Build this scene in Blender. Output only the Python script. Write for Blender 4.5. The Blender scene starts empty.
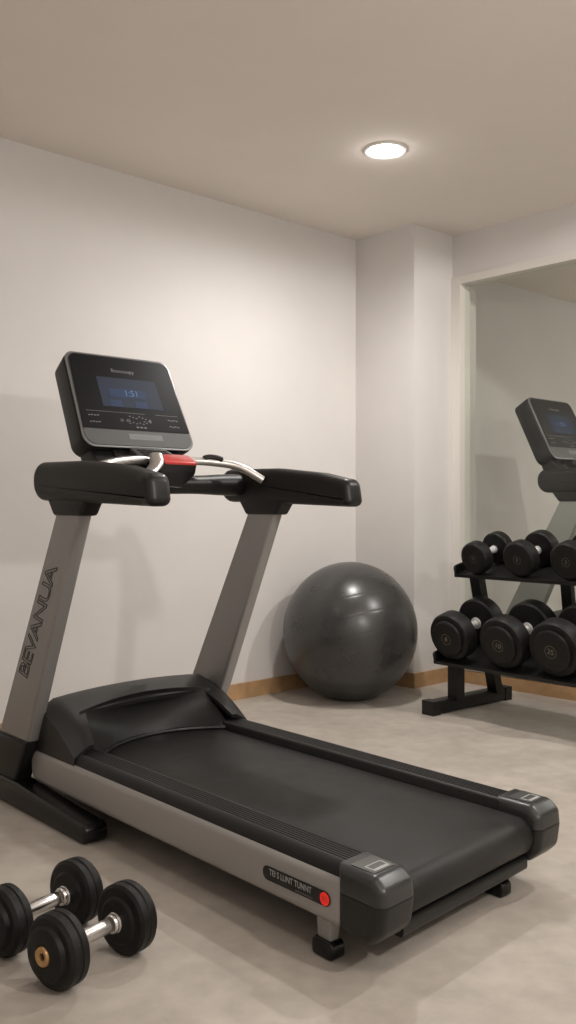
import bpy, bmesh, math, random
from mathutils import Vector, Matrix
random.seed(4)
SC = bpy.context.scene
COL = SC.collection
PI = math.pi

# ------------------------------------------------------------------ materials
def mat(name, col, rough=0.5, metal=0.0, noise=0.0, nscale=8.0, bump=0.0, bscale=200.0, coat=0.0, spec=0.5, rvar=0.0):
    m = bpy.data.materials.new(name); m.use_nodes = True
    nt = m.node_tree; b = nt.nodes['Principled BSDF']
    b.inputs['Base Color'].default_value = (*col, 1); b.inputs['Roughness'].default_value = rough
    b.inputs['Metallic'].default_value = metal; b.inputs['Coat Weight'].default_value = coat
    b.inputs['Specular IOR Level'].default_value = spec
    tc = nt.nodes.new('ShaderNodeTexCoord')
    if noise > 0 or rvar > 0:
        n = nt.nodes.new('ShaderNodeTexNoise'); n.inputs['Scale'].default_value = nscale
        n.inputs['Detail'].default_value = 6; n.inputs['Roughness'].default_value = 0.6
        nt.links.new(tc.outputs['Object'], n.inputs['Vector'])
        if noise > 0:
            r = nt.nodes.new('ShaderNodeValToRGB')
            r.color_ramp.elements[0].position = 0.3; r.color_ramp.elements[1].position = 0.7
            r.color_ramp.elements[0].color = (*[max(0, c*(1-noise)) for c in col], 1)
            r.color_ramp.elements[1].color = (*[min(1, c*(1+noise)) for c in col], 1)
            nt.links.new(n.outputs['Fac'], r.inputs['Fac']); nt.links.new(r.outputs['Color'], b.inputs['Base Color'])
        if rvar > 0:
            mr = nt.nodes.new('ShaderNodeMapRange')
            mr.inputs['From Min'].default_value = 0.3; mr.inputs['From Max'].default_value = 0.7
            mr.inputs['To Min'].default_value = max(0.02, rough-rvar); mr.inputs['To Max'].default_value = min(1, rough+rvar)
            nt.links.new(n.outputs['Fac'], mr.inputs['Value']); nt.links.new(mr.outputs['Result'], b.inputs['Roughness'])
    if bump > 0:
        n2 = nt.nodes.new('ShaderNodeTexNoise'); n2.inputs['Scale'].default_value = bscale; n2.inputs['Detail'].default_value = 3
        nt.links.new(tc.outputs['Object'], n2.inputs['Vector'])
        bp = nt.nodes.new('ShaderNodeBump'); bp.inputs['Strength'].default_value = bump; bp.inputs['Distance'].default_value = 0.002
        nt.links.new(n2.outputs['Fac'], bp.inputs['Height']); nt.links.new(bp.outputs['Normal'], b.inputs['Normal'])
    return m

def emis(name, col, strength):
    m = bpy.data.materials.new(name); m.use_nodes = True
    nt = m.node_tree; b = nt.nodes['Principled BSDF']
    b.inputs['Base Color'].default_value = (*col, 1)
    b.inputs['Specular IOR Level'].default_value = .15
    b.inputs['Emission Color'].default_value = (*col, 1); b.inputs['Emission Strength'].default_value = strength
    return m

WALL = (0.67, 0.642, 0.618)
M_wall = mat('painted plaster', WALL, 0.75, noise=0.025, nscale=2.5, bump=0.12, bscale=120)
M_ceil = mat('ceiling paint', (0.83, 0.765, 0.705), 0.9, noise=0.02, nscale=2)
M_wood = mat('oak skirting', (0.44, 0.27, 0.135), 0.45, noise=0.15, nscale=14)
M_frame = mat('painted frame', (0.70, 0.67, 0.62), 0.5)
M_silver = mat('silver paint', (0.30, 0.29, 0.28), 0.45, 0.35, bump=0.05, bscale=900)
M_panel = mat('silver panel', (0.36, 0.345, 0.335), 0.42, 0.3, bump=0.05, bscale=900)
M_plastic = mat('black plastic', (0.011, 0.0105, 0.010), 0.42, spec=.3)
M_grip = mat('textured grip', (0.015, 0.0135, 0.012), 0.5, spec=.3)
M_gloss = mat('gloss black', (0.006, 0.006, 0.006), 0.22, spec=.4)
M_hood = mat('hood plastic', (0.018, 0.0177, 0.0174), 0.40, spec=.4, bump=0.15, bscale=1000)
M_cap = mat('cap plastic', (0.012, 0.012, 0.0115), 0.36, spec=.35, bump=0.1, bscale=900)
M_captop = mat('cap top plastic', (0.028, 0.028, 0.028), 0.32, bump=0.08, bscale=900)
M_plate = mat('badge plate grey', (0.10, 0.10, 0.10), 0.3, 0.3)
M_belt = mat('running belt', (0.018, 0.0172, 0.0165), 0.5, noise=0.3, nscale=5, spec=.28, bump=0.2, bscale=800, rvar=0.08)
M_rail = mat('foot rail rubber', (0.016, 0.0157, 0.0153), 0.45, spec=.3, bump=0.2, bscale=900)
M_dark = mat('dark steel', (0.006, 0.006, 0.006), 0.45)
M_bezel = mat('bezel grey', (0.065, 0.065, 0.065), 0.45, 0.1)
M_rim = mat('bright rim', (0.20, 0.20, 0.198), 0.4, 0.4)
M_face = mat('console glass', (0.005, 0.005, 0.006), 0.34, spec=.15)
M_screen = emis('lcd glow', (0.010, 0.014, 0.024), 0.8)
M_read = emis('lcd digits', (0.05, 0.085, 0.16), 1.0)
M_scrband = emis('lcd band', (0.012, 0.022, 0.05), 0.6)
M_white = mat('pale print', (0.42, 0.42, 0.41), 0.5)
M_pr2 = mat('dim print', (0.16, 0.16, 0.16), 0.5)
M_ink = mat('dark lettering', (0.05, 0.045, 0.042), 0.5)
M_chrome = mat('chrome', (0.72, 0.71, 0.70), 0.18, 1.0)
M_steel = mat('brushed steel', (0.62, 0.60, 0.58), 0.32, 0.9, bump=0.2, bscale=400)
M_bright = mat('polished grip', (0.75, 0.74, 0.72), 0.3, 0.35)
M_red = mat('red key', (0.55, 0.025, 0.02), 0.32, coat=0.3)
M_redglow = emis('glowing red disc', (0.75, 0.03, 0.02), 0.35)  # sticker disc brightened with emission, not a light source
M_rubber = mat('dumbbell rubber', (0.008, 0.0076, 0.0072), 0.5, spec=.28, noise=0.3, nscale=25, bump=0.3, bscale=260, rvar=0.08)
M_rub2 = mat('round head urethane', (0.007, 0.0067, 0.0062), 0.5, spec=.26, bump=0.15, bscale=500)
M_gold = mat('gold hub', (0.55, 0.34, 0.16), 0.35, 0.8)
M_gold2 = mat('gold print', (0.20, 0.17, 0.125), 0.5, 0.3)
M_rack = mat('rack powder coat', (0.007, 0.007, 0.007), 0.4, spec=.35, bump=0.1, bscale=900)
M_lamp = emis('downlight lens', (1.0, 0.96, 0.90), 14.0)
M_trim = mat('downlight trim', (0.80, 0.78, 0.74), 0.5)

# floor: mottled beige concrete-look
def floor_mat():
    m = bpy.data.materials.new('mottled beige floor'); m.use_nodes = True
    nt = m.node_tree; b = nt.nodes['Principled BSDF']
    tc = nt.nodes.new('ShaderNodeTexCoord')
    n1 = nt.nodes.new('ShaderNodeTexNoise'); n1.inputs['Scale'].default_value = 2.6; n1.inputs['Detail'].default_value = 8; n1.inputs['Roughness'].default_value = 0.62
    n2 = nt.nodes.new('ShaderNodeTexNoise'); n2.inputs['Scale'].default_value = 16; n2.inputs['Detail'].default_value = 5
    n3 = nt.nodes.new('ShaderNodeTexNoise'); n3.inputs['Scale'].default_value = 150; n3.inputs['Detail'].default_value = 2
    for n in (n1, n2, n3): nt.links.new(tc.outputs['Object'], n.inputs['Vector'])
    r = nt.nodes.new('ShaderNodeValToRGB'); e = r.color_ramp.elements
    e[0].position = 0.32; e[0].color = (0.375, 0.332, 0.288, 1)
    e[1].position = 0.68; e[1].color = (0.505, 0.455, 0.398, 1)
    nt.links.new(n1.outputs['Fac'], r.inputs['Fac'])
    mx = nt.nodes.new('ShaderNodeMix'); mx.data_type = 'RGBA'; mx.blend_type = 'OVERLAY'; mx.inputs[0].default_value = 0.22
    nt.links.new(r.outputs['Color'], mx.inputs[6]); nt.links.new(n2.outputs['Fac'], mx.inputs[7])
    nt.links.new(mx.outputs[2], b.inputs['Base Color'])
    mr = nt.nodes.new('ShaderNodeMapRange'); mr.inputs['To Min'].default_value = 0.36; mr.inputs['To Max'].default_value = 0.62
    nt.links.new(n1.outputs['Fac'], mr.inputs['Value']); nt.links.new(mr.outputs['Result'], b.inputs['Roughness'])
    bp = nt.nodes.new('ShaderNodeBump'); bp.inputs['Strength'].default_value = 0.08; bp.inputs['Distance'].default_value = 0.002
    nt.links.new(n3.outputs['Fac'], bp.inputs['Height']); nt.links.new(bp.outputs['Normal'], b.inputs['Normal'])
    return m
M_floor = floor_mat()

def glass_mat():
    m = bpy.data.materials.new('clear greenish glass'); m.use_nodes = True
    nt = m.node_tree; nt.nodes.clear()
    out = nt.nodes.new('ShaderNodeOutputMaterial'); mix = nt.nodes.new('ShaderNodeMixShader')
    tr = nt.nodes.new('ShaderNodeBsdfTransparent'); tr.inputs['Color'].default_value = (0.945, 0.962, 0.942, 1)
    gl = nt.nodes.new('ShaderNodeBsdfGlossy'); gl.inputs['Roughness'].default_value = 0.01
    mix.inputs[0].default_value = 0.02
    nt.links.new(tr.outputs[0], mix.inputs[1]); nt.links.new(gl.outputs[0], mix.inputs[2]); nt.links.new(mix.outputs[0], out.inputs[0])
    return m
M_glass = glass_mat()

def ball_mat():
    m = mat('ball vinyl', (0.036, 0.035, 0.034), 0.30, spec=.65, noise=0.12, nscale=5, rvar=0.05)
    nt = m.node_tree; b = nt.nodes['Principled BSDF']
    tc = nt.nodes.new('ShaderNodeTexCoord'); mp = nt.nodes.new('ShaderNodeMapping'); mp.inputs['Rotation'].default_value = (0.35, 0.25, 0)
    w = nt.nodes.new('ShaderNodeTexWave'); w.bands_direction = 'Z'; w.inputs['Scale'].default_value = 3.2; w.inputs['Distortion'].default_value = 0.15
    r = nt.nodes.new('ShaderNodeValToRGB'); r.color_ramp.elements[0].position = 0.0; r.color_ramp.elements[1].position = 0.06
    bp = nt.nodes.new('ShaderNodeBump'); bp.inputs['Strength'].default_value = 0.12; bp.inputs['Distance'].default_value = 0.003
    nt.links.new(tc.outputs['Object'], mp.inputs['Vector']); nt.links.new(mp.outputs[0], w.inputs['Vector'])
    nt.links.new(w.outputs['Fac'], r.inputs['Fac']); nt.links.new(r.outputs['Color'], bp.inputs['Height'])
    nt.links.new(bp.outputs['Normal'], b.inputs['Normal'])
    return m
M_ball = ball_mat()

# ------------------------------------------------------------------ mesh helpers
def link(name, bm, m, parent=None, sharp=35, smooth=True):
    bmesh.ops.recalc_face_normals(bm, faces=bm.faces)
    me = bpy.data.meshes.new(name); bm.to_mesh(me); bm.free()
    if smooth:
        for p in me.polygons: p.use_smooth = True
        me.set_sharp_from_angle(angle=math.radians(sharp))
    for mm in (m if isinstance(m, (list, tuple)) else [m]): me.materials.append(mm)
    o = bpy.data.objects.new(name, me); COL.objects.link(o)
    if parent is not None: o.parent = parent
    return o

def tag(o, label=None, cat=None, group=None, kind=None):
    if label: o['label'] = label
    if cat: o['category'] = cat
    if group: o['group'] = group
    if kind: o['kind'] = kind
    return o

def thing(name, label, cat, loc=(0, 0, 0), rotz=0.0, group=None, scale=1.0):
    o = bpy.data.objects.new(name, None); COL.objects.link(o)
    o.location = loc; o.rotation_euler = (0, 0, rotz); o.scale = (scale,)*3
    o.empty_display_size = 0.1
    return tag(o, label, cat, group)

def bevel(bm, geom, off, seg=2, ang=25):
    es = [e for e in geom if len(e.link_faces) == 2 and e.calc_face_angle(0) > math.radians(ang)]
    if es and off > 0:
        bmesh.ops.bevel(bm, geom=es, offset=off, segments=seg, profile=0.5, affect='EDGES', clamp_overlap=True)

def box(bm, x0, x1, y0, y1, z0, z1, bv=0.0, seg=2, M=None):
    t = bmesh.new()
    vs = [t.verts.new(p) for p in ((x0,y0,z0),(x1,y0,z0),(x1,y1,z0),(x0,y1,z0),(x0,y0,z1),(x1,y0,z1),(x1,y1,z1),(x0,y1,z1))]
    for f in ((0,3,2,1),(4,5,6,7),(0,1,5,4),(1,2,6,5),(2,3,7,6),(3,0,4,7)): t.faces.new([vs[i] for i in f])
    if bv: bevel(t, t.edges[:], bv, seg)
    merge(bm, t, M)

def merge(bm, t, M=None):
    if M is not None: t.transform(M)
    me = bpy.data.meshes.new('tmp'); t.to_mesh(me); t.free(); bm.from_mesh(me); bpy.data.meshes.remove(me)

def fillet(pts, radii, n=5):
    out = []; N = len(pts)
    for i in range(N):
        p = Vector(pts[i]); a = Vector(pts[i-1]); b = Vector(pts[(i+1) % N])
        r = radii[i] if isinstance(radii, (list, tuple)) else radii
        if r <= 0: out.append(p); continue
        da = (a-p).normalized(); db = (b-p).normalized(); ang = da.angle(db)
        d = min(r/math.tan(ang/2), 0.49*(a-p).length, 0.49*(b-p).length); rr = d*math.tan(ang/2)
        s = p+da*d; e = p+db*d; c = p+(da+db).normalized()*(rr/math.sin(ang/2))
        v0 = s-c; v1 = e-c; th = v0.angle(v1)
        for k in range(n+1):
            t = k/n
            if th < 1e-4: out.append(s); break
            out.append(c+(v0*math.sin((1-t)*th)+v1*math.sin(t*th))/math.sin(th))
    return out

def inset(pts, d):
    n = len(pts); P = [Vector((p[0], p[1])) for p in pts]
    area = sum(P[i].x*P[(i+1) % n].y-P[(i+1) % n].x*P[i].y for i in range(n)); sg = 1 if area > 0 else -1
    out = []
    for i in range(n):
        a = P[i]-P[i-1]; b = P[(i+1) % n]-P[i]
        if a.length < 1e-7: a = b
        if b.length < 1e-7: b = a
        na = Vector((-a.y, a.x)).normalized()*sg; nb = Vector((-b.y, b.x)).normalized()*sg
        m = na+nb
        m = m.normalized() if m.length > 1e-6 else na
        out.append(P[i]+m*(d/max(.5, m.dot(na))))
    return out

def prism(bm, pts, h0, h1, plane='yz', bv=0.0, seg=3, M=None, taper=None):
    """extrude a 2D outline; plane 'yz' extrudes along x, 'xz' along y, 'xy' along z; bv rounds both rims"""
    t = bmesh.new()
    def P(a, b, h):
        return {'yz': (h, a, b), 'xz': (a, h, b), 'xy': (a, b, h)}[plane]
    sg = 1 if h1 > h0 else -1; layers = []
    top = taper or pts
    if bv:
        for k in range(seg+1):
            q = k/seg*PI/2
            layers.append((inset(pts, bv*(1-math.sin(q))), h0+sg*bv*(1-math.cos(q))))
        for k in range(seg+1):
            q = PI/2-k/seg*PI/2
            layers.append((inset(top, bv*(1-math.sin(q))), h1-sg*bv*(1-math.cos(q))))
    else: layers = [(pts, h0), (top, h1)]
    R = [[t.verts.new(P(p[0], p[1], h)) for p in L] for L, h in layers]
    n = len(pts)
    t.faces.new(R[0][::-1]); t.faces.new(R[-1])
    for a, b in zip(R, R[1:]):
        for i in range(n): t.faces.new((a[i], a[(i+1) % n], b[(i+1) % n], b[i]))
    merge(bm, t, M)

def catmull(pts, n=8):
    P = [Vector(p) for p in pts]; P = [P[0]*2-P[1]]+P+[P[-1]*2-P[-2]]; out = []
    for i in range(1, len(P)-2):
        for k in range(n):
            t = k/n
            out.append(0.5*((2*P[i])+(P[i+1]-P[i-1])*t+(2*P[i-1]-5*P[i]+4*P[i+1]-P[i+2])*t*t+(-P[i-1]+3*P[i]-3*P[i+1]+P[i+2])*t**3))
    out.append(P[-2]); return out

def tube(bm, pts, rad, n=16, flat=1.0, up=(0, 0, 1)):
    """round (or flattened) tube along points; rad a number or a list"""
    N = len(pts); rings = []
    for i, p in enumerate(pts):
        p = Vector(p); d = (Vector(pts[min(i+1, N-1)])-Vector(pts[max(i-1, 0)])).normalized()
        s = d.cross(Vector(up)).normalized(); u = s.cross(d)
        r = rad[i] if isinstance(rad, (list, tuple)) else rad
        rings.append([bm.verts.new(p+s*(r*math.cos(2*PI*k/n))+u*(r*flat*math.sin(2*PI*k/n))) for k in range(n)])
    for a, b in zip(rings, rings[1:]):
        for k in range(n): bm.faces.new((a[k], a[(k+1) % n], b[(k+1) % n], b[k]))
    bm.faces.new(rings[0][::-1]); bm.faces.new(rings[-1])

def lathe(bm, prof, n=48, M=None):
    """prof: list of (axial, radius); turned about local +Y"""
    t = bmesh.new(); rings = []
    for a, r in prof:
        if r < 1e-5: rings.append([t.verts.new((0, a, 0))])
        else: rings.append([t.verts.new((r*math.cos(2*PI*k/n), a, r*math.sin(2*PI*k/n))) for k in range(n)])
    for A, B in zip(rings, rings[1:]):
        for k in range(n):
            if len(A) == 1 and len(B) == 1: continue
            if len(A) == 1: t.faces.new((A[0], B[k], B[(k+1) % n]))
            elif len(B) == 1: t.faces.new((A[k], B[0], A[(k+1) % n]))
            else: t.faces.new((A[k], A[(k+1) % n], B[(k+1) % n], B[k]))
    for R in (rings[0], rings[-1]):
        if len(R) > 1:
            try: t.faces.new(R)
            except ValueError: pass
    merge(bm, t, M)

def text_mesh(name, s, size, m, M, parent=None, outline=0.0, extrude=0.0006, shear=0.0, spacing=1.0, align='CENTER', sx=1.0):
    """lettering in the local XY plane, moved by matrix M into the parent's coordinates"""
    c = bpy.data.curves.new(name, 'FONT'); c.body = s; c.size = size; c.align_x = align; c.align_y = 'CENTER'
    c.space_character = spacing; c.shear = shear; c.resolution_u = 3
    if outline > 0: c.fill_mode = 'NONE'; c.bevel_depth = outline; c.bevel_resolution = 0
    else: c.extrude = extrude
    o = bpy.data.objects.new(name, c); COL.objects.link(o)
    dg = bpy.context.evaluated_depsgraph_get(); dg.update()
    me = bpy.data.meshes.new_from_object(o.evaluated_get(dg)); bpy.data.objects.remove(o); bpy.data.curves.remove(c)
    me.transform(M @ Matrix.Diagonal((sx, 1, 1, 1))); me.name = name; me.materials.clear(); me.materials.append(m)
    ob = bpy.data.objects.new(name, me); COL.objects.link(ob)
    if parent is not None: ob.parent = parent
    return ob

def absorb(o, *others):
    """printing and other surface pattern goes into the mesh of the part it lies on"""
    bm = bmesh.new(); bm.from_mesh(o.data)
    for q in others:
        k = len(o.data.materials)
        for m in q.data.materials: o.data.materials.append(m)
        n = len(bm.faces); bm.from_mesh(q.data); bm.faces.ensure_lookup_table()
        for f in bm.faces[n:]: f.material_index += k
        me = q.data; bpy.data.objects.remove(q); bpy.data.meshes.remove(me)
    bm.to_mesh(o.data); bm.free()
    return o

def frame_matrix(o, ex, ey, ez):
    M = Matrix.Identity(4)
    for i in range(3):
        M[i][0] = ex[i]; M[i][1] = ey[i]; M[i][2] = ez[i]; M[i][3] = o[i]
    return M

def copy_tree(root, label, loc, rotz, scale=None, group=None):
    r = root.copy(); COL.objects.link(r); r.location = loc; r.rotation_euler = (0, 0, rotz); r['label'] = label
    if scale: r.scale = (scale,)*3
    for ch in list(root.children):
        c = ch.copy(); COL.objects.link(c); c.parent = r
        for g in list(ch.children):
            d = g.copy(); COL.objects.link(d); d.parent = c
    return r

# ------------------------------------------------------------------ room
# room axes: origin at the inner corner; u runs along the left wall (into the picture), v along the mirror wall (to the right)
AN = math.radians(43.0)
CX, CY = 0.40, 5.46
UX, UY = math.cos(AN), math.sin(AN)
RM = frame_matrix((CX, CY, 0), (UX, UY, 0), (UY, -UX, 0), (0, 0, 1))   # (a, b, z) -> world (mirrored axes are fine for boxes)
H = 2.58
A0, A1, B1 = -6.0, 4.2, 6.0
CB = 0.44          # column width along the mirror wall
CW = 0.35          # column depth = plane of the mirror wall
def rbox(bm, a0, a1, b0, b1, z0, z1, bv=0.0):
    box(bm, a0, a1, b0, b1, z0, z1, bv, M=RM)
def struct(name, boxes, m, label=None, bv=0.0, parent=None):
    bm = bmesh.new()
    for b in boxes: rbox(bm, *b, bv)
    o = link(name, bm, m, parent, smooth=bool(bv))
    if parent is None: tag(o, label, kind='structure')
    return o

struct('floor', [(A0, A1, 0, B1, -0.08, 0)], M_floor, 'mottled beige concrete-look floor')
struct('ceiling', [(A0-.1, A1+.1, -.1, B1+.1, H, H+0.1)], M_ceil, 'plain pale taupe ceiling')
struct('wall_left', [(A0-.1, A1+.1, -0.1, 0, -.08, H)], M_wall, 'plain off-white wall on the left, behind the treadmill')
struct('wall_corner', [(0, 0.58, 0, CB, 0, H)], M_wall, 'off-white square column boxed into the corner')  # runs on behind the clear glass to stand in for its reflection
WT = 0.08
ZB, ZT, BL, BR = 0.075, 2.335, CB, 4.6
struct('wall_right', [(CW, CW+WT, BL, BR, 0, ZB), (CW, CW+WT, BL, BR, ZT, H), (CW, CW+WT, BR, B1, 0, H)], M_wall,
       'off-white wall around the tall mirror')
struct('wall_back', [(A0-.1, A0, 0, B1, -.08, H)], M_wall, 'off-white wall behind the camera')
struct('wall_far', [(A1, A1+.1, 0, B1, -.08, H)], M_wall, 'off-white end wall of the added space behind the mirror')  # closes the added space seen through the clear glass
struct('wall_side', [(A0-.1, A1+.1, B1, B1+.1, -.08, H)], M_wall, 'off-white wall opposite the left wall')

BBH, BBT = 0.082, 0.014
struct('baseboard_left', [(A0, 0, 0, BBT, 0, BBH)], M_wood, 'light oak skirting board along the left wall', 0.002)
struct('baseboard_corner', [(-BBT, 0, 0, CB+BBT, 0, BBH), (0, CW-BBT, CB, CB+BBT, 0, BBH)], M_wood, 'light oak skirting board around the corner column', 0.002)
struct('baseboard_right', [(CW-BBT, CW, CB, B1, 0, 0.068)], M_wood, 'light oak skirting board under the mirror', 0.002)
struct('baseboard_far', [(0.58, A1, 0, BBT, 0, BBH)], M_wood, 'light oak skirting board behind the mirror glass, standing in for the reflected one', 0.002)

# tall framed mirror, made as clear glass with its reflection built behind
mirror_root = tag(bpy.data.objects.new('mirror_panel_1', None), 'tall mirror in a pale frame behind the dumbbell rack, made as clear glass', kind='structure'); COL.objects.link(mirror_root)
FW = 0.062
struct('mirror_frame', [(CW-.012, CW+WT+.004, BL+.001, BL+FW, ZB, ZT), (CW-.012, CW+WT+.004, BR-FW, BR, ZB, ZT),
                        (CW-.012, CW+WT+.004, BL+FW, BR-FW, ZT-.045, ZT), (CW-.012, CW+WT+.004, BL+FW, BR-FW, ZB, ZB+.05)], M_frame, bv=0.003, parent=mirror_root)
struct('mirror_pane', [(CW+.03, CW+.038, BL+FW-.005, BR-FW+.005, ZB+.045, ZT-.04)], M_glass, parent=mirror_root)

# ------------------------------------------------------------------ downlight in view
def R(a, b, z=0.0): return RM @ Vector((a, b, z))
LA = (-0.92, 1.03)
LP = R(*LA)
dl = thing('ceiling_light', 'round recessed white downlight glowing in the ceiling', 'ceiling light', (LP.x, LP.y, H))
bm = bmesh.new(); lathe(bm, [(0, .094), (-.006, .096), (-.009, .090), (-.007, .080), (0, .080)], 48, Matrix.Rotation(PI/2, 4, 'X')); link('trim_ring', bm, M_trim, dl)
bm = bmesh.new(); lathe(bm, [(-.001, .080), (-.008, .074), (-.013, .045), (-.015, 0)], 48, Matrix.Rotation(PI/2, 4, 'X')); link('lens', bm, M_lamp, dl)

def flip(o):   # make sure the lathe hangs below the ceiling
    for v in o.data.vertices: v.co.z = -abs(v.co.z)
for c in dl.children: flip(c)

# ------------------------------------------------------------------ treadmill
SH = 0.08
def sh(bm):
    for v in bm.verts: v.co.y += SH*v.co.x
    return bm

PLAIN = {}
def build_treadmill():
    T = thing('treadmill', 'large grey and black treadmill with tilted console, in front of the left wall', 'treadmill',
              (-0.18274, 2.90873, 0), math.radians(41.487), group='treadmills')
    # under-deck frame
    bm = bmesh.new(); box(bm, -.335, .335, -.90, .82, .085, .178, .008); box(bm, -.30, .30, -.88, -.84, .065, .10, .01)
    link('deck_frame', sh(bm), M_dark, T)
    # belt: flat loop round the rear roller
    prof = fillet([(.60, .196), (-.955, .196), (-.955, .100), (.60, .100)], [.01, .046, .046, .01], 10)
    bm = bmesh.new(); prism(bm, prof, -.262, .262, 'yz', .004, 2)
    link('belt', sh(bm), M_belt, T)
    # roller guard bar below the belt
    bm = bmesh.new(); prism(bm, fillet([(-.935, .060), (-.86, .060), (-.86, .096), (-.935, .096)], .012, 4), -.265, .265, 'yz')
    link('rear_guard', sh(bm), M_cap, T)
    for s in (-1, 1):
        # grooved foot rail
        o = [(.268, .150), (.268, .216), (.272, .221)]
        x = .284
        for k in range(6):
            o += [(x, .2225), (x+.001, .2200), (x+.004, .2200), (x+.005, .2225)]; x += .010
        o += [(.346, .2225), (.358, .217), (.366, .206), (.368, .190), (.362, .150)]
        bm = bmesh.new(); prism(bm, [(s*a, b) for a, b in o], -.862, .47, 'xz')
        link('foot_rail', sh(bm), M_rail, T, sharp=50)
        # silver side panel with rounded front
        bm = bmesh.new()
        prism(bm, fillet([(-.862, .084), (.640, .084), (.640, .196), (-.862, .196)], [.004, .045, .045, .004], 6), s*.330, s*.378, 'yz', .020, 5)
        sp = link('side_panel', sh(bm), M_panel, T)
        # rear end cap
        co_ = fillet([(-.835, .083), (-.835, .2275), (-.940, .2275), (-.970, .205), (-.974, .165), (-.966, .110), (-.930, .076)], [0, 0, .03, .02, .02, .035, .03], 6)
        def capmesh(lo):
            b_ = bmesh.new(); prism(b_, co_, s*.262, s*.385, 'yz', .024, 6)
            z = .1685 if lo else .1700
            bmesh.ops.bisect_plane(b_, geom=b_.verts[:]+b_.edges[:]+b_.faces[:], plane_co=(0, 0, z), plane_no=(0, 0, 1), clear_outer=lo, clear_inner=not lo)
            hole = [e for e in b_.edges if e.is_boundary]
            if hole: bmesh.ops.contextual_create(b_, geom=hole)
            return sh(b_)
        cap = link('end_cap', capmesh(True), M_cap, T)
        link('cap_cover', capmesh(False), M_captop, cap)
        xm = s*.325
        bm = bmesh.new(); prism(bm, fillet([(xm-.036, -.930), (xm+.036, -.930), (xm+.038, -.860), (xm-.038, -.860)], .006, 3), .2265, .2290, 'xy')
        bp = link('badge_plate', sh(bm), M_plate, cap)
        bm = bmesh.new(); xa, xb, ya, yb = xm-.027, xm+.027, -.924, -.892
        for q in ((xa, xb, ya, ya+.009), (xa, xb, yb-.003, yb), (xa, xa+.004, ya, yb), (xb-.004, xb, ya, yb)): box(bm, q[0], q[1], q[2], q[3], .2289, .2297)
        absorb(bp, link('badge', sh(bm), M_white, cap))
        # rear levelling foot
        bm = bmesh.new(); xs, ys = (-.352, -.81) if s < 0 else (.205, -.86)
        prism(bm, [(ys-.020, .040), (ys+.020, .040), (ys+.026, .10), (ys-.026, .10)], xs-.014, xs+.014, 'yz', .003, 2)
        ft = link('levelling_foot', bm, M_silver if s < 0 else M_dark, T)
        bm = bmesh.new(); prism(bm, fillet([(ys-.034, 0), (ys+.034, 0), (ys+.034, .044), (ys-.034, .040)], [.012, .012, .014, .014], 4), xs-.021, xs+.021, 'yz', .006, 3)
        link('rubber_foot', bm, M_gloss, ft)
        # floor bar that carries the upright
        bm = bmesh.new()
        prism(bm, fillet([(.14, 0), (1.02, 0), (1.02, .085), (.60, .085), (.14, .058)], [.024, .02, .02, 0, .024], 5), s*.352, s*.432, 'yz', .010, 3)
        link('base_bar', bm, M_gloss, T)
        # black boot and silver upright
        bm = bmesh.new()
        b0 = [(.668, .030), (.905, .030), (.790, .226), (.552, .226)]
        prism(bm, fillet(b0, [.02, .02, 0, 0], 3), s*.355, s*.420, 'yz', .012, 3)
        bt = link('upright_boot', bm, M_plastic, T)
        bm = bmesh.new()
        b1 = [(.562, .222), (.778, .222), (.352, 1.00), (.205, 1.00)]
        prism(bm, b1, s*.362, s*.412, 'yz', .011, 4)
        up_ = link('upright', bm, M_silver, T)
        # handrail arm
        bm = bmesh.new()
        hp = fillet([(-.178, 1.003), (-.125, 1.005), (.30, 1.020), (.515, 1.024), (.525, 1.148), (.20, 1.142), (-.02, 1.120), (-.115, 1.101), (-.162, 1.093)],
                    [.036, 0, 0, .06, .06, 0, 0, 0, .036], 7)
        if s < 0: hp = [Vector((p.x-.03, p.y)) for p in hp]
        prism(bm, hp, s*.350, s*.432, 'yz', .026, 6)
        arm = link('handrail', bm, [M_grip, M_cap], T)
        for f in arm.data.polygons:
            if f.center.y < (-.148 if s < 0 else -.118): f.material_index = 1
        bm = bmesh.new()
        prism(bm, fillet([(.196, .976), (.366, .976), (.420, 1.045), (.14, 1.045)], [.014, .014, 0, 0], 4), s*.354, s*.420, 'yz', .012, 3)
        link('collar', bm, M_grip, arm)
        # raised outline lettering on the outer side of the near upright
        if s < 0:
            ctr = Vector((-.4128, .478, .635)); d = Vector((0, -.226, .404)).normalized(); n = Vector((-1, 0, 0))
            lt = text_mesh('lettering', 'BEVANUA', .088, M_ink, frame_matrix(ctr, d, n.cross(d), n), up_, outline=.0015, shear=-.25, spacing=.86, sx=1.22); PLAIN['lettered'] = up_.data; PLAIN['plain'] = up_.data.copy(); absorb(up_, lt)
            # pill-shaped sticker near the rear of the side panel
            ly = lambda f: f
            c0 = Vector((-.3795, -.700, .139))
            bm = bmesh.new()
            prism(bm, fillet([(-.115, -.0165), (.115, -.0165), (.115, .0165), (-.115, .0165)], .0163, 8), -.0006, .0006, 'xy')
            Ms = frame_matrix(c0, (0, -1, 0), (0, 0, 1), (-1, 0, 0)); bm.transform(Ms)
            stk = link('sticker', sh(bm), M_gloss, sp); bits = []
            t = text_mesh('sticker_lettering', 'TEI S LUNT TUNNT', .021, M_white, Ms @ Matrix.Translation((-.018, .004, .001)), sp, extrude=.0003, sx=.80)
            for v in t.data.vertices: v.co.y += SH*v.co.x
            bits.append(t)
            t = text_mesh('small_lettering', 'mmmnnnnmmnnn', .008, M_pr2, Ms @ Matrix.Translation((.03, -.0105, .001)), sp, extrude=.0003)
            for v in t.data.vertices: v.co.y += SH*v.co.x
            bits.append(t)
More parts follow.
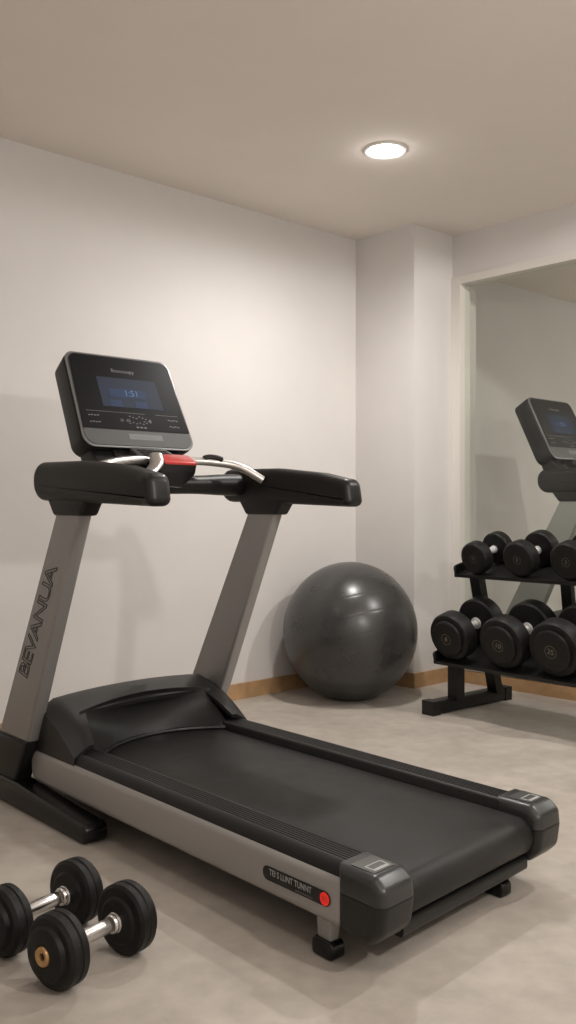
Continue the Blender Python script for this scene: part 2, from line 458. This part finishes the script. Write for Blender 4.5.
            bm = bmesh.new(); prism(bm, [(.0145*math.cos(k*PI/16), .0145*math.sin(k*PI/16)) for k in range(32)], 0, .0018, 'xy', M=Ms @ Matrix.Translation((.097, 0, 0)))
            bits.append(link('red_disc', sh(bm), M_redglow, sp))
            t = text_mesh('red_disc_mark', '83', .018, M_red, Ms @ Matrix.Translation((.097, 0, .002)), sp, extrude=.0003)
            for v in t.data.vertices: v.co.y += SH*v.co.x
            bits.append(t)
            absorb(stk, *bits)
    # motor hood: arched shell with an opening in front, as a grid over (x, s)
    bm = bmesh.new(); NX = 40; W = .372
    def hood_pt(x, t):
        e = abs(x)/W
        crest = .372-.016*e*e-.03*max(0, e-.86)/.14
        yc = .60-.02*e*e
        k = max(0.0, min(1.0, (e-.72)/.06)); k = k*k*(3-2*k)      # 1 on the two side arms
        yf = (.478-.02*e*e)*(1-k)+.345*k
        if t <= .35:
            q = t/.35; return (x, .93-(.93-yc)*math.sin(q*PI/2), .06+(crest-.06)*math.sin(q*PI/2)**.8)
        q = (t-.35)/.65
        y = yc+(yf-yc)*q
        z = crest-.126*max(0, (yc-y)/.255)**1.5
        return (x, y, z)
    ts = [i/22 for i in range(23)]
    grid = [[bm.verts.new(hood_pt(-W+2*W*i/NX, t)) for t in ts] for i in range(NX+1)]
    for a, b in zip(grid, grid[1:]):
        for j in range(len(ts)-1): bm.faces.new((a[j], a[j+1], b[j+1], b[j]))
    for row, sgn in ((grid[0], 1), (grid[-1], -1)):       # side cheeks down to the frame
        low = [bm.verts.new((v.co.x, v.co.y, min(.19, v.co.z))) for v in row]
        for j in range(len(row)-1): bm.faces.new((row[j], low[j], low[j+1], row[j+1]))
    # downturned lip along the front edge
    fr = [g[-1] for g in grid]; lip = [bm.verts.new((v.co.x, v.co.y+.004, v.co.z-.014)) for v in fr]
    for i in range(NX): bm.faces.new((fr[i], lip[i], lip[i+1], fr[i+1]))
    hood = link('motor_hood', sh(bm), M_hood, T, sharp=40)
    # recessed curved front face of the hood
    bm = bmesh.new(); g2 = []
    for i in range(31):
        x = -.285+.57*i/30; e = abs(x)/.285; rows = []
        top = (.485-.02*e*e, .352-.025*e*e); bot = (.47-.13*e**2.2, .206)
        for j in range(9):
            q = j/8; bulge = .022*math.sin(q*PI)
            rows.append(bm.verts.new((x, top[0]+(bot[0]-top[0])*q+bulge, top[1]+(bot[1]-top[1])*q)))
        g2.append(rows)
    for a, b in zip(g2, g2[1:]):
        for j in range(8): bm.faces.new((a[j], a[j+1], b[j+1], b[j]))
    link('hood_front', sh(bm), M_plastic, hood)
    bm = bmesh.new()   # black brush strip where the belt disappears
    tube(bm, [(x, .462-.13*(abs(x)/.285)**2.2, .203) for x in [-.268+.536*i/24 for i in range(25)]], .008, 8)
    link('belt_lip', sh(bm), M_dark, hood)
    ht = text_mesh('hood_lettering', 'Muulfx', .026, M_ink, frame_matrix((0.01, .545, .3665), (.997, .08, 0), (-.05, .92, .30), (0, -.30, .95)), hood, extrude=.0006, shear=.3); absorb(hood, ht)
    # crossbar between the handrails
    bm = bmesh.new()
    path = catmull([(-.40, .40, 1.085), (-.30, .40, 1.085), (-.16, .385, 1.083), (0, .375, 1.080), (.16, .385, 1.083), (.30, .40, 1.085), (.40, .40, 1.085)], 6)
    tube(bm, path, [.048-.010*math.exp(-(p.x/.24)**4) for p in path], 18, .85)
    link('crossbar', bm, M_plastic, T)
    # bright curved grip bars
    for pts in ([(-.385, .20, 1.095), (-.33, .28, 1.122), (-.24, .31, 1.146), (-.13, .345, 1.160), (-.05, .37, 1.160)],
                [(.04, .37, 1.158), (.13, .355, 1.165), (.23, .315, 1.157), (.285, .280, 1.138), (.34, .245, 1.10)]):
        bm = bmesh.new(); p = catmull(pts, 8); tube(bm, p, .0145, 16); link('grip_bar', bm, M_steel, T)
    bm = bmesh.new(); p = catmull([(.150, .345, 1.172), (.17, .340, 1.178), (.195, .328, 1.176), (.215, .315, 1.168)], 6)
    tube(bm, p, [.004]+[.012]*(len(p)-2)+[.004], 12); link('grip_sensor', bm, M_plastic, T)
    bm = bmesh.new(); p = catmull([(-.185, .225, 1.098), (-.12, .27, 1.118), (-.075, .30, 1.150), (-.055, .335, 1.178)], 6)
    tube(bm, p, .024, 14, .5); link('bracket', bm, M_steel, T)
    # key housing with red safety key
    bm = bmesh.new()
    prism(bm, fillet([(-.085, 1.160), (.085, 1.160), (.075, 1.115), (.020, 1.068), (-.04, 1.075), (-.07, 1.115)], [.012, .015, .02, .02, .02, .01], 4), .285, .385, 'xz', .010, 3)
    kh = link('key_housing', bm, M_gloss, T)
    bm = bmesh.new(); prism(bm, fillet([(-.072, 0), (.070, 0), (.076, .076), (-.066, .076)], .014, 4), -.010, .014, 'xy', .006, 3,
          M=frame_matrix((0.012, .287, 1.142), (1, 0, 0), Vector((0, .08, .036)).normalized(), Vector((0, -.036, .08)).normalized()))
    link('safety_key', bm, M_red, kh)
    # console, face coordinates: U right, V up the face, N towards the user
    b0 = Vector((.006, .515, 1.209)); b1 = Vector((.006, .692, 1.559)); V = (b1-b0).normalized(); U = Vector((1, 0, 0)); N = U.cross(V)
    L = (b1-b0).length; MC = frame_matrix(b0, U, V, N)
    Wc = .232
    bm = bmesh.new()
    o1 = fillet([(-Wc, 0), (Wc, 0), (Wc-.012, L), (-Wc+.012, L)], [.045, .045, .038, .038], 7)
    o0 = [Vector((p.x*.965, .010+p.y*.965)) for p in o1]
    prism(bm, o0, -.105, 0, 'xy', .012, 3, M=MC, taper=o1)
    con = link('console', bm, M_plastic, T)
    bm = bmesh.new(); prism(bm, o1, 0, .006, 'xy', .003, 2, M=MC); link('bezel_rim', bm, M_rim, con)
    o2 = [Vector((p.x*.965, L/2+(p.y-L/2)*.965)) for p in o1]
    bm = bmesh.new(); prism(bm, o2, .006, .0085, 'xy', .0012, 1, M=MC); bz = link('bezel', bm, M_bezel, con)
    o3 = fillet([(-Wc*.955, .073), (Wc*.955, .073), (Wc*.945-.012, L-.012), (-Wc*.945+.012, L-.012)], [.004, .004, .030, .030], 6)
    bm = bmesh.new(); prism(bm, o3, .0085, .0105, 'xy', M=MC); dg_ = link('display_glass', bm, M_face, con); pr = []
    bm = bmesh.new(); prism(bm, [(-.120, .165), (.135, .165), (.130, .290), (-.118, .290)], .0105, .0112, 'xy', M=MC); scr = link('screen', bm, M_screen, con)
    bm = bmesh.new()
    prism(bm, fillet([(-.080, .207), (.072, .207), (.072, .243), (-.080, .243)], .008, 3), .0112, .0116, 'xy', M=MC)
    for x in (-.088, .018): prism(bm, [(x, .166), (x+.05, .166), (x+.05, .195), (x, .195)], .0112, .0116, 'xy', M=MC)
    sg_ = link('screen_graphics', bm, M_scrband, con)
    rd = text_mesh('readout', '1:51', .036, M_read, MC @ Matrix.Translation((.012, .226, .0118)), con, extrude=.0002)
    absorb(scr, sg_, rd)
    br = text_mesh('brand_lettering', 'Bosccoopy', .022, M_pr2, MC @ Matrix.Translation((.0, .322, .0107)), con, extrude=.0003)
    lw = text_mesh('lower_lettering', 'NUSTCNELT', .016, M_rim, MC @ Matrix.Translation((.025, .045, .0090)), con, extrude=.0003)
    bm = bmesh.new()
    prism(bm, [(-.045, .034), (.095, .034), (.095, .057), (-.045, .057)], .0085, .0088, 'xy', M=MC); absorb(bz, link('name_strip', bm, M_pr2, con), lw)
    bm = bmesh.new()
    def mark(x, y, w, h): prism(bm, [(x, y), (x+w, y), (x+w, y+h), (x, y+h)], .0105, .0109, 'xy', M=MC)
    mark(-.195, .142, .24, .0012); mark(.09, .142, .10, .0012)
    dv = link('divider_line', bm, M_pr2, con)
    bm = bmesh.new()
    for y in (.122, .095):
        for k in range(4): mark(-.190+.0115*k, y+.001*(k % 2), .008, .004)
        for k in range(4): mark(.140+.0115*k, y-.002*(k % 2), .008, .004)
    for k in range(6): mark(-.025+.013*k, .128-.004*(k % 3), .007, .003); mark(-.03+.014*k, .098+.004*(k % 2), .006, .003)
    for k in range(3): mark(-.005+.016*k, .082, .010, .005)
    bmk = link('button_marks', bm, M_pr2, con)
    ic = text_mesh('button_icons', '\u00bb o      - 4', .024, M_pr2, MC @ Matrix.Translation((.0, .112, .0107)), con, extrude=.0002, sx=1.35); absorb(dg_, br, dv, bmk, ic)
    # neck and keypad ledge under the console
    bm = bmesh.new()
    prism(bm, fillet([(.38, 1.075), (.47, 1.075), (.66, 1.26), (.64, 1.33), (.555, 1.235), (.50, 1.175), (.38, 1.14)], [.01, .01, .02, .02, .02, .01, .01], 3), -.11, .11, 'yz', .008, 2)
    prism(bm, fillet([(.40, 1.09), (.60, 1.15), (.655, 1.28), (.545, 1.205)], .012, 3), -.19, .185, 'yz', .009, 2)
    link('neck', bm, M_plastic, T)
    kb = Vector((.015, .385, 1.158)); kV = Vector((0, .115, .050)).normalized(); kM = frame_matrix(kb, U, kV, U.cross(kV))
    bm = bmesh.new(); prism(bm, fillet([(-.095, 0), (.085, 0), (.07, .125), (-.075, .125)], [.01, .01, .02, .02], 4), -.02, .008, 'xy', .004, 2, M=kM)
    kp = link('keypad_ledge', bm, M_bezel, T)
    bm = bmesh.new()
    for r_ in range(4):
        for k in range(6): prism(bm, [(-.062+.021*k, .016+.022*r_), (-.047+.021*k, .016+.022*r_), (-.047+.021*k, .028+.022*r_), (-.062+.021*k, .028+.022*r_)], .008, .010, 'xy', M=kM)
    absorb(kp, link('keypad', bm, M_gloss, kp))
    return T

T1 = build_treadmill()
T2 = copy_tree(T1, 'treadmill reflection in the mirror, made as a second grey and black treadmill behind clear glass', (2.060, 5.050, 0), math.radians(42.4), 1.06)  # added copy behind the clear glass, stands in for the mirror reflection

for c in T2.children:          # no lettering can be seen on the upright of the far one
    if c.data == PLAIN['lettered']: c.data = PLAIN['plain']

# ------------------------------------------------------------------ exercise ball
bm = bmesh.new(); bmesh.ops.create_uvsphere(bm, u_segments=96, v_segments=64, radius=.354)
for v in bm.verts:
    if v.co.z < -.338: v.co.z = -.338-(v.co.z+.338)*-.15
zmin = min(v.co.z for v in bm.verts)
for v in bm.verts: v.co.z *= 1.03
zmin *= 1.03
ball = link('exercise_ball', bm, M_ball, sharp=180)
ball.location = (.328, 4.885, -zmin)
tag(ball, 'large shiny dark grey exercise ball on the floor in the corner', 'exercise ball')

# ------------------------------------------------------------------ dumbbells on the floor
def floor_dumbbell(label, p0, p1, r, hub, name='dumbbell'):
    c = (Vector(p0)+Vector(p1))/2; d = (Vector(p1)-Vector(p0)); ln = d.length; d.normalize()
    ang = math.atan2(d.y, d.x)-PI/2
    D = thing(name, label, 'dumbbell', (c.x, c.y, 0), ang, group='dumbbells lying on the floor')
    for s in (-1, 1):
        # along +Y outward: inner boss, two rubber plates with a groove, stepped outer disc
        y = ln/2-.028
        pr = [(y-.006, 0), (y-.006, r*.60), (y-.002, r*.66), (y, r*.68), (y+.002, r*.90), (y+.008, r*.99), (y+.022, r), (y+.025, r*.965), (y+.028, r),
              (y+.044, r*.985), (y+.052, r*.90), (y+.054, r*.74), (y+.064, r*.70), (y+.068, r*.60), (y+.068, r*.30), (y+.064, r*.27), (y+.064, 0)]
        bm = bmesh.new(); lathe(bm, pr, 40, Matrix.Translation((0, 0, r)) @ (Matrix.Rotation(PI, 4, 'Z') if s < 0 else Matrix.Identity(4)))
        h = link('weight_head', bm, M_rubber, D, sharp=28)
        bm = bmesh.new()
        pr = [(y+.063, 0), (y+.063, r*.09), (y+.069, r*.10), (y+.072, r*.17), (y+.072, r*.24), (y+.068, r*.275), (y+.063, r*.275)]
        lathe(bm, pr, 28, Matrix.Translation((0, 0, r)) @ (Matrix.Rotation(PI, 4, 'Z') if s < 0 else Matrix.Identity(4)))
        link('hub', bm, hub, h)
        bm = bmesh.new()
        yc = ln/2-.031
        lathe(bm, [(yc-.022, 0), (yc-.022, .019), (yc-.018, .0215), (yc-.013, .0215), (yc-.011, .019), (yc-.008, .0225), (yc, .0225), (yc, 0)], 28,
              Matrix.Translation((0, 0, r)) @ (Matrix.Rotation(PI, 4, 'Z') if s < 0 else Matrix.Identity(4)))
        link('collar', bm, M_chrome, D)
    bm = bmesh.new(); q = ln/2-.06
    lathe(bm, [(-q, 0), (-q, .0155), (-q*.4, .0165), (q*.4, .0165), (q, .0155), (q, 0)], 28, Matrix.Translation((0, 0, r)))
    link('handle', bm, M_steel if hub is M_gold else M_chrome, D)
    return D
floor_dumbbell('black rubber dumbbell with gold hub and chrome handle, nearest on the floor', (-.480, 1.930), (-.362, 2.086), .0785, M_gold)
floor_dumbbell('black rubber dumbbell on the floor, partly cut off by the left edge', (-.634, 2.072), (-.510, 2.235), .0765, M_rubber)

# ------------------------------------------------------------------ dumbbell rack
# rack axes: p away from the viewer (local Y), q along the shelves (local X)
RX, RY = .700, 4.440
RROT = math.radians(-50)
rack = thing('dumbbell_rack', 'black two-tier dumbbell rack in front of the mirror', 'dumbbell rack', (RX, RY, 0), RROT)
RMX = Matrix.Translation((RX, RY, 0)) @ Matrix.Rotation(RROT, 4, 'Z')
TILT = math.radians(15)
QE = 1.10
def bar(bm, p0, p1, wx, wy, bv=.006):
    p0, p1 = Vector(p0), Vector(p1); d = (p1-p0); L_ = d.length; d.normalize(); ex = Vector((1, 0, 0)); ey = d.cross(ex).normalized()
    ex = ey.cross(d)
    box(bm, -wx/2, wx/2, -wy/2, wy/2, 0, L_, bv, 2, frame_matrix(p0, ex, ey, d))
for q in (0.0, QE-.06):
    bm = bmesh.new()
    prism(bm, fillet([(0, .004), (.60, .004), (.60, .066), (.02, .066), (0, .05)], [.01, .008, .012, .01, .01], 3), q-.068, q, 'yz', .006, 2)
    f = link('foot', bm, M_rack, rack)
    for p in (.0, .565):
        bm = bmesh.new(); box(bm, q-.071, q+.003, p-.006, p+.045, 0, .069, .008); link('foot_end_cap', bm, M_plastic, f)
    bm = bmesh.new(); bar(bm, (q, .165, .06), (q, .165, .30), .058, .058); link('post', bm, M_rack, rack)
for q in (0.0, QE-.06):
    bm = bmesh.new(); bar(bm, (q, .475, .06), (q, .315, .70), .058, .05); link('post', bm, M_rack, rack)
bm = bmesh.new(); bar(bm, (.50, .400, .325), (.50, .345, .72), .055, .03); link('brace', bm, M_rack, rack)
def tray(p0, z0, depth, nm):
    """tilted tray, front bottom edge at (p0, z0)"""
    bm = bmesh.new(); MT = Matrix.Translation((0, p0, z0)) @ Matrix.Rotation(TILT, 4, 'X')
    box(bm, -.035, QE, 0, depth, 0, .016, .003, 1, MT)
    for y in (depth-.012,): box(bm, -.035, QE, y-.004, y+.010, .010, .026, .003, 1, MT)
    for q in (-.035, QE-.012): prism(bm, fillet([(0, 0), (depth, 0), (depth, .058), (0, .058)], [.004, .004, .014, .014], 3), q, q+.014, 'yz', .003, 1, M=MT)
    t = link('shelf', bm, M_rack, rack)
    return MT, t
MU, tu = tray(.195, .657, .26, 'shelf')
ML, tl = tray(.040, .244, .36, 'shelf')

def rack_dumbbell(label, q, MT, r, width, ln, number, step, tray_part):
    """axis runs up the tilted tray; heads rest on the tray"""
    D = thing('dumbbell', label, 'dumbbell', (0, 0, 0), 0, group='dumbbells on the rack')
    D.matrix_world = RMX @ MT @ Matrix.Translation((q, .006, .0165+r))
    for y0, s in ((0, 1), (ln-width, -1)):
        yf, yb = (y0, y0+width) if s > 0 else (y0+width, y0)
        if step:   # raised end disc on a fatter ring
            pr = [(yf, 0), (yf, r*.20), (yf, r*.68), (yf+s*.004, r*.73), (yf+s*.016, r*.75), (yf+s*.016, r*.88), (yf+s*.020, r*.95), (yf+s*.032, r), (yb-s*.010, r), (yb-s*.003, r*.95), (yb, r*.88), (yb, 0)]
        else:
            pr = [(yf, 0), (yf, r*.74), (yf+s*.002, r*.77), (yf, r*.80), (yf+s*.002, r*.90), (yf+s*.010, r*.985), (yf+s*.018, r), (yb-s*.010, r), (yb-s*.003, r*.95), (yb, r*.86), (yb, 0)]
        bm = bmesh.new(); lathe(bm, pr, 48); h = link('weight_head', bm, M_rub2, D, sharp=28)
        if s > 0:
            MF = frame_matrix((0, yf-.0004, 0), (1, 0, 0), (0, 0, 1), (0, -1, 0))
            nb_ = text_mesh('number', number, r*.27, M_gold2, MF @ Matrix.Rotation(-.25, 4, 'Z'), h, extrude=.0006)
            bm = bmesh.new(); t = [(r*.27*math.cos(k*PI/16), -.0008, r*.27*math.sin(k*PI/16)) for k in range(33)]
            n = 32
            for k in range(n):
                a = [(rr*math.cos(k_*2*PI/n), yf-.0008, rr*math.sin(k_*2*PI/n)) for k_ in (k, k+1) for rr in (r*.215, r*.23)]
                v = [bm.verts.new(p) for p in (a[0], a[1], a[3], a[2])]; bm.faces.new(v)
            absorb(h, nb_, link('number_ring', bm, M_gold2, h))
    bm = bmesh.new(); q0, q1 = width-.004, ln-width+.004; mid = (q0+q1)/2
    lathe(bm, [(q0, 0), (q0, r*.24), (q0+.012, r*.24), (q0+.014, .0155), (mid, .0175), (q1-.014, .0155), (q1-.012, r*.24), (q1, r*.24), (q1, 0)], 24)
    link('handle', bm, M_bright, D)
    return D
rack_dumbbell('small round black dumbbell marked 7, first from the left on the top shelf', .095, MU, .080, .062, .235, '7', False, tu)
rack_dumbbell('round black dumbbell marked 5, second from the left on the top shelf', .352, MU, .086, .066, .235, '5', False, tu)
rack_dumbbell('round black dumbbell marked 2, third from the left on the top shelf', .612, MU, .088, .068, .235, '2', False, tu)
rack_dumbbell('big round black dumbbell marked 8, first from the left on the bottom shelf', .066, ML, .117, .098, .335, '8', True, tl)
rack_dumbbell('big round black dumbbell marked 10, second from the left on the bottom shelf', .368, ML, .121, .100, .335, '10', True, tl)
rack_dumbbell('biggest round black dumbbell marked 25, third from the left on the bottom shelf', .645, ML, .126, .102, .335, '25', True, tl)

# ------------------------------------------------------------------ lights
def spot(name, loc, energy, radius=.09, size=168, blend=.7, col=(1.0, .93, .84)):
    l = bpy.data.lights.new(name, 'SPOT'); l.energy = energy; l.shadow_soft_size = radius; l.spot_size = math.radians(size); l.spot_blend = blend; l.color = col
    o = bpy.data.objects.new(name, l); COL.objects.link(o); o.location = loc
    return o
def downlight(a, b, e, **k):
    p = R(a, b); spot('ceiling_beam', (p.x, p.y, H-.03), e, **k)
def lamp(loc, e, radius, col=(1.0, .968, .935)):
    l = bpy.data.lights.new('unseen_point_light', 'POINT'); l.energy = e; l.shadow_soft_size = radius; l.color = col
    o = bpy.data.objects.new('unseen_point_light', l); COL.objects.link(o); o.location = loc
WC = (1.0, .968, .935)
downlight(*LA, 78, col=WC, radius=.06)
downlight(-3.2, 1.2, 9, col=WC)
downlight(-3.4, 3.6, 22, col=WC)
downlight(-0.32, 2.85, 84, col=WC, radius=.05, size=179, blend=.1)
downlight(3.0, 2.6, 85, col=WC)  # added unseen light behind the clear glass, brightens the wall there
lamp((LP.x, LP.y, H-.055), 0.5, .03)  # added small light, makes the glow ring on the ceiling around the lens
lamp((1.65, .75, 1.9), 72, .06)         # lamp beside the camera, placed from the shadow on the left wall
lamp((.2, -1.4, 2.15), 14, .4)  # added unseen soft fill behind the camera, lifts walls and ceiling
lamp((4.0, 6.0, 2.1), 20, .3)          # added unseen fill light, brightens the space behind the clear glass

w = bpy.data.worlds.new('room air'); SC.world = w; w.use_nodes = True
w.node_tree.nodes['Background'].inputs[0].default_value = (1, .95, .88, 1); w.node_tree.nodes['Background'].inputs[1].default_value = .05

# ------------------------------------------------------------------ camera
cam = bpy.data.cameras.new('camera'); cam.sensor_fit = 'AUTO'; cam.sensor_width = 36; cam.lens = 925/1024*36; cam.shift_y = -4/1024
co = bpy.data.objects.new('camera', cam); COL.objects.link(co); co.location = (0, 0, 1.0); co.rotation_euler = (PI/2, 0, 0); SC.camera = co
SC.view_settings.view_transform = 'Standard'
SC.view_settings.look = 'None'
SC.view_settings.exposure = 0.17
